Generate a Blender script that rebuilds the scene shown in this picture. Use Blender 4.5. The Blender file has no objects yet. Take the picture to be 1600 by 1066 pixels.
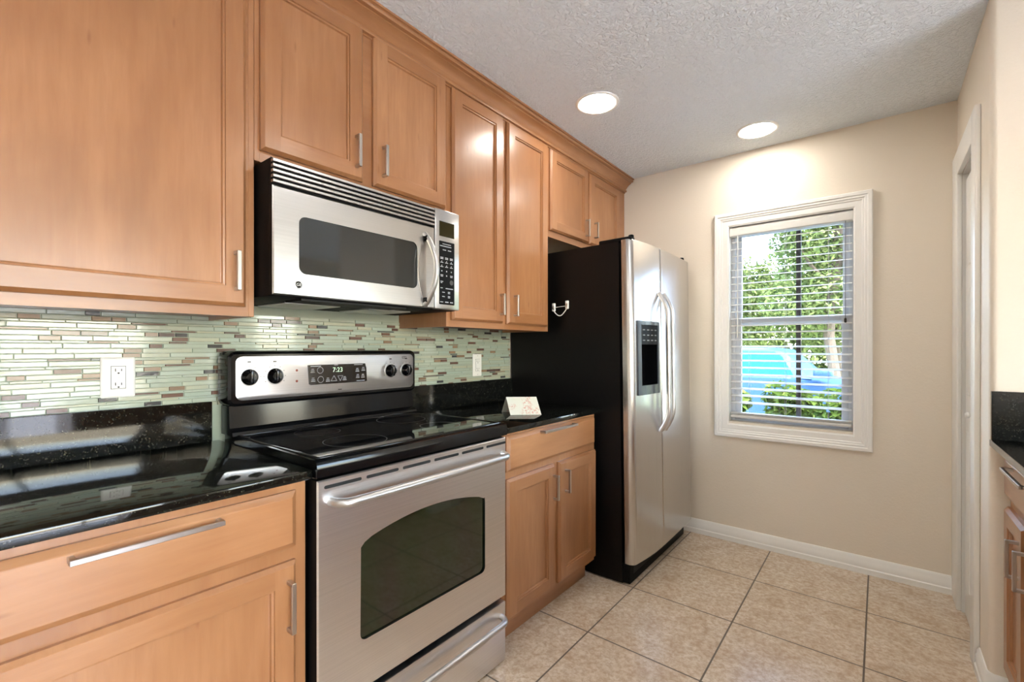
import bpy, bmesh, math, random
from mathutils import Vector, Matrix
random.seed(11)
SC = bpy.context.scene
COL = SC.collection
PI = math.pi

# ------------------------------------------------------------------ camera
cam = bpy.data.objects.new('camera', bpy.data.cameras.new('camera'))
COL.objects.link(cam)
cam.location = (1.8037, -0.615, 1.233)
cam.rotation_euler = (PI/2 - 0.0021, 0.0, 0.6752)
cam.data.sensor_width = 36.0
cam.data.lens = 716.9/1600*36
cam.data.shift_y = (545.57-533)/1600
cam.data.clip_start = 0.02
SC.camera = cam

# ------------------------------------------------------------------ world, sun, exposure
SKY_STRENGTH = 2.9
SUN_STRENGTH = 5.6
LAMP_STRENGTH = 54.0
w = bpy.data.worlds.new('sky'); SC.world = w; w.use_nodes = True
nt = w.node_tree; nt.nodes.clear()
so = nt.nodes.new('ShaderNodeOutputWorld'); bg = nt.nodes.new('ShaderNodeBackground')
sk = nt.nodes.new('ShaderNodeTexSky'); sk.sky_type = 'NISHITA'; sk.sun_disc = False
sk.sun_elevation = math.radians(52); sk.sun_rotation = math.radians(132); sk.air_density = 1.0; sk.dust_density = 2.0
bg.inputs[1].default_value = SKY_STRENGTH
nt.links.new(sk.outputs[0], bg.inputs[0]); nt.links.new(bg.outputs[0], so.inputs[0])
sun = bpy.data.objects.new('sun', bpy.data.lights.new('sun', 'SUN')); COL.objects.link(sun)
sun.data.energy = SUN_STRENGTH; sun.data.angle = 0.01; sun.data.color = (1, .95, .86)
sun.rotation_euler = Vector((-0.55, 0.50, -0.92)).to_track_quat('-Z', 'Y').to_euler()
sun.location = (9, -4, 8)

vs = SC.view_settings
SC.display_settings.display_device = 'sRGB'
vs.view_transform = 'Standard'; vs.look = 'None'; vs.exposure = 0.45; vs.gamma = 1.0; vs.use_curve_mapping = False

# ------------------------------------------------------------------ materials
def lin(r, g, b):
    f = lambda c: (c/255/12.92) if c/255 <= .04045 else ((c/255+.055)/1.055)**2.4
    return (f(r), f(g), f(b), 1)
class NT:
    def __init__(s, name):
        s.m = bpy.data.materials.new(name); s.m.use_nodes = True; s.t = s.m.node_tree
        s.p = s.t.nodes['Principled BSDF']; s.out = s.t.nodes['Material Output']
    def n(s, kind, **kw):
        nd = s.t.nodes.new('ShaderNode'+kind)
        for k, v in kw.items(): setattr(nd, k, v)
        return nd
    def l(s, a, b): s.t.links.new(a, b)
    def set(s, **kw):
        for k, v in kw.items(): s.p.inputs[k.replace('_', ' ')].default_value = v
        return s
    def math(s, op, a, b=None, c=None):
        nd = s.n('Math', operation=op)
        for i, v in enumerate((a, b, c)):
            if v is None: continue
            if isinstance(v, (int, float)): nd.inputs[i].default_value = v
            else: s.l(v, nd.inputs[i])
        return nd.outputs[0]
    def coords(s, scale=(1, 1, 1), rand=False, world=False):
        mp = s.n('Mapping'); mp.inputs['Scale'].default_value = scale
        if world: src = s.n('NewGeometry').outputs['Position']
        else: src = s.n('TexCoord').outputs['Object']
        if rand:
            oi = s.n('ObjectInfo'); ad = s.n('VectorMath', operation='ADD'); sc_ = s.math('MULTIPLY', oi.outputs['Random'], 37.0)
            s.l(src, ad.inputs[0]); s.l(sc_, ad.inputs[1]); src = ad.outputs[0]
        s.l(src, mp.inputs['Vector']); return mp.outputs[0]
    def noise(s, vec, scale, detail=3, rough=.5, dist=0):
        n = s.n('TexNoise'); n.inputs['Scale'].default_value = scale; n.inputs['Detail'].default_value = detail
        n.inputs['Roughness'].default_value = rough; n.inputs['Distortion'].default_value = dist
        s.l(vec, n.inputs['Vector']); return n.outputs[0]
    def ramp(s, fac, stops, mode='LINEAR'):
        r = s.n('ValToRGB'); r.color_ramp.interpolation = mode; e = r.color_ramp.elements
        while len(e) < len(stops): e.new(.5)
        for el, (p, c) in zip(e, stops): el.position = p; el.color = c
        s.l(fac, r.inputs[0]); return r.outputs[0]
    def mix(s, fac, a, b, mode='MIX'):
        m = s.n('Mix', data_type='RGBA', blend_type=mode)
        for i, v in ((0, fac), (6, a), (7, b)):
            if isinstance(v, (int, float, tuple)): m.inputs[i].default_value = v
            else: s.l(v, m.inputs[i])
        return m.outputs[2]
    def color(s, c): s.l(c, s.p.inputs['Base Color']); return s
    def bump(s, h, strength=.2, dist=.002):
        b = s.n('Bump'); b.inputs['Strength'].default_value = strength; b.inputs['Distance'].default_value = dist
        s.l(h, b.inputs['Height']); s.l(b.outputs[0], s.p.inputs['Normal']); return s

def plain(name, col, rough=.5, metal=0.0, spec=.5, **kw):
    t = NT(name).set(Base_Color=col, Roughness=rough, Metallic=metal, Specular_IOR_Level=spec, **kw)
    return t.m

def wood(name, axis):
    t = NT(name)
    sc = {'z': (9, 9, .9), 'y': (9, .9, 9)}[axis]
    v = t.coords(sc, rand=True)
    fine = t.noise(v, 6, 5, .6, .3)
    v2 = t.coords({'z': (2.2, 2.2, .9), 'y': (2.2, .9, 2.2)}[axis], rand=True)
    blot = t.noise(v2, 2.0, 3, .5, .4)
    base = t.ramp(blot, [(.25, lin(142, 96, 58)), (.5, lin(160, 111, 71)), (.75, lin(176, 128, 88))])
    col = t.mix(t.ramp(fine, [(.35, (.0, .0, .0, 1)), (.7, (.38, .38, .38, 1))]), base, lin(138, 88, 54))
    v3 = t.coords({'z': (30, 30, 7), 'y': (30, 7, 30)}[axis], rand=True)
    kn = t.n('TexVoronoi'); kn.inputs['Scale'].default_value = .55; t.l(v3, kn.inputs['Vector'])
    fl = t.ramp(kn.outputs['Distance'], [(.03, (1, 1, 1, 1)), (.09, (0, 0, 0, 1))])
    col = t.mix(t.math('MULTIPLY', fl, .35), col, lin(104, 58, 32))
    t.color(col); t.set(Roughness=.36, Specular_IOR_Level=.45)
    t.p.inputs['Coat Weight'].default_value = .5; t.p.inputs['Coat Roughness'].default_value = .22
    t.bump(fine, .06, .001)
    return t.m
M = {}
M['wood'] = wood('maple_vertical', 'z'); M['woodh'] = wood('maple_horizontal', 'y')
def granite():
    t = NT('black_granite'); v = t.coords((1, 1, 1), world=True)
    vo = t.n('TexVoronoi'); vo.inputs['Scale'].default_value = 420; t.l(v, vo.inputs['Vector'])
    n = t.noise(v, 60, 4, .65)
    c1 = t.ramp(vo.outputs['Color'], [(.0, lin(8, 9, 8)), (.62, lin(16, 18, 16)), (.8, lin(40, 42, 34)), (.97, lin(84, 80, 62))])
    c = t.mix(t.ramp(n, [(.42, (0, 0, 0, 1)), (.62, (1, 1, 1, 1))]), lin(10, 11, 11), c1)
    t.color(c).set(Roughness=.06, Specular_IOR_Level=.55); return t.m
M['granite'] = granite()
def steel(name, axis, col=(.54, .53, .52, 1), rough=.28):
    t = NT(name); sc = {'y': (60, 1.0, 420), 'z': (60, 420, 1.0)}[axis]
    n = t.noise(t.coords(sc), 1.0, 2, .5)
    lo, hi = tuple(c*.95 for c in col[:3])+(1,), tuple(c*1.05 for c in col[:3])+(1,)
    t.color(t.ramp(n, [(.3, lo), (.7, hi)])).set(Metallic=1.0, Roughness=rough, Anisotropic=.35); return t.m
M['steel'] = steel('brushed_steel', 'y')
M['steelr'] = steel('brushed_steel_range', 'y', (.74, .72, .71, 1), .30)
M['steelz'] = steel('brushed_steel_vertical', 'z', (.58, .57, .56, 1), .27)
M['nickel'] = plain('brushed_nickel', (.55, .51, .47, 1), .28, 1.0)
M['satin'] = plain('satin_steel', (.56, .55, .54, 1), .34, 1.0)
M['black'] = plain('black_plastic', lin(10, 10, 11), .55, 0, .12)
M['blackgloss'] = plain('black_enamel', lin(8, 9, 11), .10, 0, .4)
M['blacktex'] = (lambda t: t.set(Base_Color=lin(13, 12, 12), Roughness=.34, Specular_IOR_Level=.22).bump(t.noise(t.coords(world=True), 420, 2), .10, .0005).m)(NT('black_textured_steel'))
M['dark'] = plain('dark_void', lin(6, 6, 6), .6)
M['glass_black'] = plain('ceramic_glass', lin(7, 8, 9), .035, 0, .6)
M['ring'] = plain('burner_print', lin(64, 64, 63), .3)
def ovenglass():
    t = NT('oven_window_glass')
    n = t.noise(t.coords((1, 5, 1.2)), 1.6, 2, .5)
    c = t.ramp(n, [(.3, lin(22, 15, 8)), (.5, lin(16, 26, 9)), (.7, lin(26, 20, 14))])
    t.color(c).set(Roughness=.05, Specular_IOR_Level=.9); return t.m
M['ovenglass'] = ovenglass()
M['mwglass'] = plain('microwave_window_glass', lin(22, 28, 30), .06, 0, .9)
M['display'] = plain('display_glass', lin(24, 17, 12), .12)
M['amber'] = plain('amber_display', lin(34, 30, 8), .12)
M['print'] = plain('printed_legend', lin(170, 172, 176), .5)
M['red'] = plain('indicator_lens', lin(120, 50, 30), .3)
def emit(name, col, s):
    t = NT(name).set(Base_Color=(.8, .8, .8, 1), Emission_Color=col, Emission_Strength=s); return t.m
M['led'] = emit('green_digits', (.03, .62, .06, 1), .45)
M['lamp'] = emit('lamp_diffuser', (1, .95, .88, 1), LAMP_STRENGTH)
M['white'] = plain('white_trim_paint', lin(238, 236, 230), .35)
M['vinyl'] = plain('white_vinyl', lin(232, 234, 238), .4)
M['blind'] = plain('white_blind_slat', lin(222, 220, 214), .4)
M['plate'] = plain('white_plastic', lin(232, 230, 222), .3)
M['slot'] = plain('dark_slot', lin(40, 36, 34), .6)
M['mull'] = plain('dark_bronze_bar', lin(52, 44, 38), .5)
def wall():
    t = NT('beige_wall_paint'); v = t.coords(world=True)
    n = t.noise(v, 95, 3, .6)
    t.set(Base_Color=lin(230, 219, 202), Roughness=.55, Specular_IOR_Level=.3); t.bump(n, .30, .003); return t.m
M['wall'] = wall()
def ceil():
    t = NT('knockdown_ceiling'); v = t.coords(world=True)
    n = t.noise(v, 58, 4, .55, .8)
    h = t.ramp(n, [(.42, (0, 0, 0, 1)), (.62, (1, 1, 1, 1))])
    t.set(Base_Color=lin(238, 244, 248), Roughness=.8, Specular_IOR_Level=.2); t.bump(h, .8, .0065); return t.m
M['ceil'] = ceil()
TS = .471
def floor():
    t = NT('beige_floor_tile')
    mp = t.n('Mapping', vector_type='POINT'); g = t.n('NewGeometry')
    mp.inputs['Location'].default_value = (-1.2879+TS*10, -1.6151+TS*10, 0)
    t.l(g.outputs['Position'], mp.inputs['Vector'])
    br = t.n('TexBrick'); br.offset = 0; br.squash = 1
    t.l(mp.outputs[0], br.inputs['Vector'])
    br.inputs['Scale'].default_value = 1; br.inputs['Brick Width'].default_value = TS; br.inputs['Row Height'].default_value = TS
    br.inputs['Mortar Size'].default_value = .0035; br.inputs['Mortar Smooth'].default_value = .1; br.inputs['Bias'].default_value = 0
    br.inputs['Color1'].default_value = (.42, .42, .42, 1); br.inputs['Color2'].default_value = (.58, .58, .58, 1); br.inputs['Mortar'].default_value = (.5, .5, .5, 1)
    v = t.coords(world=True)
    a = t.noise(v, 9, 6, .68, .5); b = t.noise(v, 48, 5, .7, .3)
    c = t.ramp(a, [(.3, lin(192, 171, 146)), (.5, lin(212, 195, 173)), (.7, lin(223, 210, 191))])
    c = t.mix(t.ramp(b, [(.4, (0, 0, 0, 1)), (.62, (.6, .6, .6, 1))]), c, lin(168, 138, 108))
    c = t.mix(.10, c, br.outputs['Color'], 'OVERLAY')
    c = t.mix(br.outputs['Fac'], c, lin(104, 92, 80))
    t.color(c)
    r = t.math('ADD', t.math('MULTIPLY', br.outputs['Fac'], .45), t.math('ADD', .17, t.math('MULTIPLY', b, .12)))
    t.l(r, t.p.inputs['Roughness']); t.set(Specular_IOR_Level=.5)
    h = t.math('SUBTRACT', t.math('MULTIPLY', a, .15), br.outputs['Fac']); t.bump(h, .35, .0025); return t.m
M['floor'] = floor()
def tile(name, cols, rough=.07, bump=.35, spec=.6, coat=.25):
    t = NT(name); g = t.n('NewGeometry')
    c = t.ramp(g.outputs['Random Per Island'], [(i/max(1, len(cols)-1), lin(*x)) for i, x in enumerate(cols)])
    v = t.coords((1, .45, 1.6), world=True); n = t.noise(v, 70, 3, .6, .5)
    c = t.mix(t.math('MULTIPLY', n, .06), c, (1, 1, 1, 1))
    t.color(c).set(Roughness=rough, Specular_IOR_Level=spec); t.p.inputs['Coat Weight'].default_value = coat; t.p.inputs['Coat Roughness'].default_value = .05; t.bump(n, bump, .003); return t.m
M['t_mint'] = tile('mint_glass_tile', [(150, 160, 140), (166, 176, 156), (172, 168, 140), (156, 170, 154), (170, 178, 160)], coat=1.0)
M['t_tan'] = tile('tan_stone_tile', [(118, 90, 62), (140, 110, 80), (128, 104, 76)], .22, .1)
M['t_brown'] = tile('brown_tile', [(84, 52, 36), (100, 64, 44), (66, 42, 30)], .15, .1)
M['t_dark'] = tile('charcoal_glass_tile', [(36, 38, 40), (48, 50, 52), (30, 28, 26)], .08, .25)
M['grout'] = plain('pale_grout', lin(156, 165, 145), .6)
def thin_glass():
    t = NT('window_glass'); tr = t.n('BsdfTransparent'); gl = t.n('BsdfGlossy'); gl.inputs['Roughness'].default_value = .01
    fr = t.n('Fresnel'); fr.inputs['IOR'].default_value = 1.3; mx = t.n('MixShader')
    t.l(fr.outputs[0], mx.inputs[0]); t.l(tr.outputs[0], mx.inputs[1]); t.l(gl.outputs[0], mx.inputs[2]); t.l(mx.outputs[0], t.out.inputs['Surface'])
    return t.m
M['glass'] = thin_glass()
def leafm(name, cols):
    t = NT(name); g = t.n('NewGeometry')
    c = t.ramp(g.outputs['Random Per Island'], [(i/max(1, len(cols)-1), lin(*x)) for i, x in enumerate(cols)])
    d = t.n('BsdfDiffuse'); tl = t.n('BsdfTranslucent'); mx = t.n('MixShader'); mx.inputs[0].default_value = .4
    t.l(c, d.inputs[0]); t.l(c, tl.inputs[0]); t.l(d.outputs[0], mx.inputs[1]); t.l(tl.outputs[0], mx.inputs[2]); t.l(mx.outputs[0], t.out.inputs['Surface'])
    return t.m
M['leaf_a'] = leafm('tree_leaves', [(52, 64, 36), (86, 102, 56), (120, 132, 84), (70, 84, 50)])
M['leaf_b'] = leafm('shrub_leaves', [(52, 74, 32), (84, 106, 46), (110, 126, 66)])
M['bark'] = plain('bark', lin(84, 74, 64), .9)
M['mulch'] = (lambda t: t.color(t.ramp(t.noise(t.coords(world=True), 22, 5, .7), [(.35, lin(78, 66, 54)), (.6, lin(140, 128, 112))])).set(Roughness=.9).m)(NT('mulch_bed'))
M['grassm'] = (lambda t: t.color(t.ramp(t.noise(t.coords(world=True), 6, 5, .7), [(.35, lin(90, 112, 50)), (.65, lin(142, 160, 84))])).set(Roughness=.9).m)(NT('lawn'))
M['asphalt'] = plain('asphalt', lin(120, 120, 118), .9)
M['concrete'] = plain('pale_concrete', lin(196, 192, 184), .9)
M['carpaint'] = plain('pale_blue_car_paint', lin(44, 74, 112), .35, .0, .3)
M['carglass'] = plain('painted_sky_car_glass', lin(14, 74, 98), .15, 0, .15)  # tinted glass; the sky's blue reflection is put into its base colour
M['rubber'] = plain('tyre_rubber', lin(24, 24, 24), .8)
def card():
    t = NT('printed_card'); v = t.coords((1, 1, 1))
    n = t.noise(v, 38, 3, .6, 1.5); m = t.noise(v, 14, 1)
    k = t.math('MULTIPLY', t.ramp(n, [(.5, (0, 0, 0, 1)), (.56, (1, 1, 1, 1)), (.62, (0, 0, 0, 1))]), t.ramp(m, [(.48, (0, 0, 0, 1)), (.56, (1, 1, 1, 1))]))
    t.color(t.mix(k, lin(204, 204, 190), lin(190, 120, 104))).set(Roughness=.5); return t.m
M['card'] = card()
M['clear'] = plain('clear_white_plastic', lin(236, 236, 232), .25)

# ------------------------------------------------------------------ mesh builder
class MB:
    def __init__(s): s.v = []; s.f = []; s.mi = []; s.mats = []
    def slot(s, m):
        if m not in s.mats: s.mats.append(m)
        return s.mats.index(m)
    def add(s, vs, fs, m):
        o = len(s.v); k = s.slot(m); s.v += [tuple(p) for p in vs]
        for f in fs: s.f.append([o+i for i in f]); s.mi.append(k)
        return s
    def bm(s, b, m, mat=None):
        if mat is not None: bmesh.ops.transform(b, matrix=mat, verts=b.verts)
        b.verts.index_update(); r = s.add([v.co for v in b.verts], [[v.index for v in f.verts] for f in b.faces], m); b.free(); return r
    def box(s, x0, x1, y0, y1, z0, z1, m, bev=0, seg=2):
        b = bmesh.new(); bmesh.ops.create_cube(b, size=1)
        for v in b.verts: v.co = ((x0+x1)/2+v.co.x*(x1-x0), (y0+y1)/2+v.co.y*(y1-y0), (z0+z1)/2+v.co.z*(z1-z0))
        if bev: bmesh.ops.bevel(b, geom=b.edges[:], offset=bev, segments=seg, profile=.5, affect='EDGES')
        return s.bm(b, m)
    def prism(s, pts, axis, a, b, m):
        """extrude a closed 2-D outline along axis; pts give the two other coordinates in x,y,z order"""
        n = len(pts); vs = []
        for t in (a, b):
            for p, q in pts: vs.append({'x': (t, p, q), 'y': (p, t, q), 'z': (p, q, t)}[axis])
        fs = [[i, (i+1) % n, n+(i+1) % n, n+i] for i in range(n)] + [list(range(n))[::-1], list(range(n, 2*n))]
        return s.add(vs, fs, m)
    def tube(s, pts, r, m, n=12, ry=None):
        pts = [Vector(p) for p in pts]; vs = []; fs = []; up = None; ry = ry or r
        for i, p in enumerate(pts):
            t = (pts[min(i+1, len(pts)-1)]-pts[max(i-1, 0)]).normalized()
            if up is None: up = t.orthogonal().normalized() if abs(t.z) > .9 or True else Vector((0, 0, 1))
            up = (up-t*up.dot(t)).normalized(); sd = t.cross(up)
            for k in range(n):
                a = 2*PI*k/n; vs.append(p+up*math.cos(a)*r+sd*math.sin(a)*ry)
        for i in range(len(pts)-1):
            for k in range(n): fs.append([i*n+k, i*n+(k+1) % n, (i+1)*n+(k+1) % n, (i+1)*n+k])
        fs += [list(range(n))[::-1], [(len(pts)-1)*n+k for k in range(n)]]
        return s.add(vs, fs, m)
    def lathe(s, c, axis, prof, m, n=24):
        """prof: (radius, distance along axis)"""
        c = Vector(c); ax = Vector(axis).normalized(); u = ax.orthogonal().normalized(); w_ = ax.cross(u); vs = []; fs = []
        for r, h in prof:
            for k in range(n):
                a = 2*PI*k/n; vs.append(c+ax*h+u*math.cos(a)*r+w_*math.sin(a)*r)
        for i in range(len(prof)-1):
            for k in range(n): fs.append([i*n+k, i*n+(k+1) % n, (i+1)*n+(k+1) % n, (i+1)*n+k])
        fs += [list(range(n))[::-1], [(len(prof)-1)*n+k for k in range(n)]]
        return s.add(vs, fs, m)
    def sweep_rect(s, rings, m, cap=True, sign=1):
        """rings of equal length, each a closed list of points, lofted in order; last ring capped"""
        n = len(rings[0]); vs = [p for r in rings for p in r]; fs = []
        for i in range(len(rings)-1):
            for k in range(n): fs.append([i*n+k, i*n+(k+1) % n, (i+1)*n+(k+1) % n, (i+1)*n+k])
        if cap: fs.append([(len(rings)-1)*n+k for k in range(n)])
        return s.add(vs, fs, m)
OFF = {}
def obj(name, mb, parent=None, smooth=30):
    me = bpy.data.meshes.new(name)
    off = OFF.get(parent.name, Vector()) if parent else Vector()
    me.from_pydata([tuple(Vector(v)-off) for v in mb.v], [], mb.f)
    for m in mb.mats: me.materials.append(m)
    me.polygons.foreach_set('material_index', mb.mi)
    b = bmesh.new(); b.from_mesh(me); bmesh.ops.recalc_face_normals(b, faces=b.faces[:]); b.to_mesh(me); b.free()
    if smooth:
        me.polygons.foreach_set('use_smooth', [True]*len(me.polygons)); me.set_sharp_from_angle(angle=math.radians(smooth))
    me.update()
    o = bpy.data.objects.new(name, me); COL.objects.link(o)
    if parent: o.parent = parent; OFF[o.name] = off
    return o
def tag(o, label, cat, group=None):
    o['label'] = label; o['category'] = cat
    if group: o['group'] = group
    return o
def thing(name, loc, label, cat, group=None):
    o = bpy.data.objects.new(name, None); COL.objects.link(o); o.location = loc; o.empty_display_size = .1
    OFF[o.name] = Vector(loc); return tag(o, label, cat, group)
def struct(name, mb, parent=None, smooth=30):
    o = obj(name, mb, parent, smooth)
    if parent is None: o['kind'] = 'structure'
    return o
def rot(parent, o): return o

# ------------------------------------------------------------------ the setting
H = 2.467; D = 2.554; XW = 2.105; YP = 1.69; XE = 5.2; YR = -3.2; YN = 4.4; XC = 2.95
W = M['wall']
m = MB(); m.box(-.12, XE+.12, YR-.12, D+.14, -.12, 0, M['floor']); m.box(XC-.1, XE+.12, D+.14, YN+.12, -.12, 0, M['floor']); struct('floor', m)
m = MB(); m.box(-.12, XE+.12, YR-.12, D+.14, H, H+.15, M['ceil']); m.box(XC-.1, XE+.12, D+.14, YN+.12, H, H+.15, M['ceil']); struct('ceiling', m)
struct('wall_left', MB().box(-.12, 0, YR-.12, D+.15, 0, H, W))
struct('wall_rear', MB().box(0, XE, YR-.12, YR, 0, H, W))
# far wall with the window opening
wx0, wx1, wz0, wz1 = 1.050, 1.698, .765, 2.012
m = MB()
m.box(0, wx0, D, D+.14, 0, H, W); m.box(wx1, XC-.1, D, D+.14, 0, H, W)
m.box(wx0, wx1, D, D+.14, 0, wz0, W); m.box(wx0, wx1, D, D+.14, wz1, H, W)
struct('wall_far', m)
# closet side wall with its rounded corner, then the wall behind the right-hand counter
R = .022
arc = [(XW+R-R*math.cos(a), YP+R-R*math.sin(a)) for a in [PI/2*i/8 for i in range(9)]]
DY0, DY1, DZ = 1.955, 2.375, 2.05
m = MB()
m.prism([(XW, DY0)] + arc + [(XC, YP), (XC, YN), (XC-.1, YN), (XC-.1, YP+.1), (XW+.1, YP+.1), (XW+.1, DY0)], 'z', 0, H, W)
m.box(XW, XW+.1, DY0, DY1, DZ, H, W); m.box(XW, XW+.1, DY1, D, 0, H, W)
struct('wall_right', m)
# living-room side with the big sliding glass door
SY0, SY1, SZ = -2.6, 1.0, 2.15; NY0, NY1 = 2.2, 3.9
m = MB(); m.box(XE, XE+.12, YR, SY0, 0, H, W); m.box(XE, XE+.12, SY1, NY0, 0, H, W); m.box(XE, XE+.12, SY0, SY1, SZ, H, W)
m.box(XE, XE+.12, NY1, YN, 0, H, W); m.box(XE, XE+.12, NY0, NY1, 2.15, H, W); m.box(XE, XE+.12, NY0, NY1, 0, .3, W)
struct('wall_east', m)
struct('wall_north', MB().box(XC-.1, XE+.12, YN, YN+.12, 0, H, W))
m = MB()
for y in (NY0, (NY0+NY1)/2-.03, NY1-.06): m.box(XE+.02, XE+.1, y, y+.06, .3, 2.15, M['vinyl'])
m.box(XE+.02, XE+.1, NY0, NY1, 2.09, 2.15, M['vinyl']); m.box(XE+.02, XE+.1, NY0, NY1, .3, .36, M['vinyl'])
w2 = struct('window_2', m)
struct('pane', MB().box(XE+.055, XE+.062, NY0+.06, NY1-.06, .36, 2.09, M['glass']), w2)
m = MB()
for y in (SY0, SY0+1.18, SY0+2.36, SY1-.06): m.box(XE+.02, XE+.1, y, y+.06, 0, SZ, M['vinyl'])
m.box(XE+.02, XE+.1, SY0, SY1, SZ-.06, SZ, M['vinyl']); m.box(XE+.02, XE+.1, SY0, SY1, 0, .05, M['vinyl'])
sd = struct('door_2', m)
struct('pane', MB().box(XE+.055, XE+.062, SY0+.06, SY1-.06, .05, SZ-.06, M['glass']), sd)
# baseboards
def base_prof(t=.013, h=.092):
    return [(0, 0), (t+.004, 0), (t+.004, h*.30), (t, h*.36), (t, h*.70), (t-.003, h*.76), (t-.003, h*.88), (t-.009, h), (0, h)]
struct('baseboard_far', MB().prism([(D-a, b) for a, b in base_prof()], 'x', .0, XW-.018, M['white']))
m = MB(); ring = []
path = [(XW, 1.862, -1, 0)] + [(p[0], p[1], -math.cos(a), -math.sin(a)) for p, a in zip(arc, [PI/2*i/8 for i in range(9)])] + [(2.17, YP, 0, -1)]
pr = base_prof()
m.sweep_rect([[(x+nx*a, y+ny*a, b) for a, b in pr] for x, y, nx, ny in path], M['white'], cap=False)
struct('baseboard_right', m)
# closet door and its casing
m = MB(); cx = XW-.018
def casing_y(a, b, z0, z1): m.box(cx, XW, a, b, z0, z1, M['white'], .004); m.box(cx-.003, XW, a+.012, b-.03 if b-a > .05 else b, z0, z1, M['white'], .0015)
m.box(cx, XW, 1.866, DY0, 0, 2.166, M['white'], .004); m.box(cx, XW, DY1, D-.002, 0, 2.166, M['white'], .004)
m.box(cx, XW, DY0, DY1, DZ, 2.166, M['white'], .003)
m.box(XW, XW+.1, DY0, DY0+.006, 0, DZ, M['white']); m.box(XW, XW+.1, DY1-.006, DY1, 0, DZ, M['white']); m.box(XW, XW+.1, DY0, DY1, DZ-.006, DZ, M['white'])
d1 = struct('door_1', m)
m = MB(); dx = XW+.008
m.box(dx, dx+.03, DY0+.008, DY1-.045, .012, DZ-.045, M['white'], .002)
for z0, z1 in ((.16, .86), (1.02, 1.50), (1.60, 1.93)):
    for y0, y1 in ((DY0+.05, DY0+.18), (DY0+.22, DY1-.08)):
        r0 = [(dx, y0, z0), (dx, y1, z0), (dx, y1, z1), (dx, y0, z1)]
        f = lambda i, e: [(dx-e, y0+i, z0+i), (dx-e, y1-i, z0+i), (dx-e, y1-i, z1-i), (dx-e, y0+i, z1-i)]
        m.sweep_rect([r0, f(.006, .004), f(.014, .001), f(.032, .006)], M['white'])
struct('door_panel', m, d1)
struct('knob', MB().lathe((dx, 2.09, .95), (-1, 0, 0), [(.012, 0), (.006, .006), (.006, .012), (.013, .016), (.014, .022), (.009, .027), (.001, .028)], M['white'], 16), d1)

# window 1: casing, vinyl frame, sashes, panes, dark bar
def rect_ring(x0, x1, z0, z1, y): return [(x0, y, z0), (x1, y, z0), (x1, y, z1), (x0, y, z1)]
m = MB(); steps = [(0, 0), (0, .020), (.005, .024), (.020, .024), (.024, .020), (.034, .020), (.038, .016), (.046, .0155), (.050, .012), (.078, .010), (.083, .006), (.086, .006), (.086, -.10)]
m.sweep_rect([rect_ring(.965+i, 1.776-i, .666+i, 2.093-i, D-e) for i, e in steps], M['white'], cap=False)
w1 = struct('window_1', m)
ax0, ax1, az0, az1 = .965+.086, 1.776-.086, .666+.086, 2.093-.086
def frame(x0, x1, z0, z1, y0, y1, wd, mat, mm):
    mm.box(x0, x0+wd, y0, y1, z0, z1, mat, .002); mm.box(x1-wd, x1, y0, y1, z0, z1, mat, .002)
    mm.box(x0+wd, x1-wd, y0, y1, z0, z0+wd, mat, .002); mm.box(x0+wd, x1-wd, y0, y1, z1-wd, z1, mat, .002)
m = MB(); frame(ax0, ax1, az0, az1, D+.065, D+.135, .022, M['vinyl'], m); struct('frame', m, w1)
zm = 1.405
m = MB(); frame(ax0+.022, ax1-.022, az0+.022, zm+.022, D+.075, D+.10, .034, M['vinyl'], m); s1 = struct('lower_sash', m, w1)
struct('pane', MB().box(ax0+.05, ax1-.05, D+.086, D+.089, az0+.05, zm-.01, M['glass']), s1)
m = MB(); frame(ax0+.022, ax1-.022, zm-.02, az1-.022, D+.103, D+.128, .030, M['vinyl'], m); s2 = struct('upper_sash', m, w1)
struct('pane', MB().box(ax0+.05, ax1-.05, D+.113, D+.116, zm+.01, az1-.05, M['glass']), s2)
xb = 1.402
struct('dark_bar', MB().box(xb, xb+.026, D+.136, D+.150, az0, az1, M['mull']), w1)

# backsplash: mosaic strips in rows of three heights
def mosaic():
    m = MB(); m.box(.0005, .004, -1.05, 1.610, .90, 1.80, M['grout'])
    z = 1.035; rr = random.Random(5); hs = [.0145, .0145, .0075, .0145, .0075, .0145, .0145, .0145, .0075]; i = 0
    while z < 1.345:
        h = hs[i % len(hs)]; i += 1
        y = -1.05+rr.random()*-.05
        last = False
        while y < 1.610:
            q = rr.random(); col = q < (.16 if last else .42)
            ln = rr.choice((.035, .045, .045, .06)) if col else rr.uniform(.06, .15)
            if h < .01 and col: ln = rr.choice((.05, .07, .09))
            y0, y1 = max(y, -1.05), min(y+ln, 1.609)
            mt = M[rr.choice(('t_tan', 't_tan', 't_brown', 't_brown', 't_dark'))] if col else M['t_mint']
            last = col
            if y1-y0 > .008:
                g = .0005; x = .0085; e = .0012; a0, a1, b0, b1 = y0+g, y1-g, z+g, z+h-g
                m.add([(.003, a0, b0), (.003, a1, b0), (.003, a1, b1), (.003, a0, b1), (x, a0+e, b0+e), (x, a1-e, b0+e), (x, a1-e, b1-e), (x, a0+e, b1-e)],
                      [[0, 1, 5, 4], [1, 2, 6, 5], [2, 3, 7, 6], [3, 0, 4, 7], [4, 5, 6, 7]], mt)
            y += ln
        z += h
    o = struct('backsplash_wall_tile', m, smooth=0)
mosaic()

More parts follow.
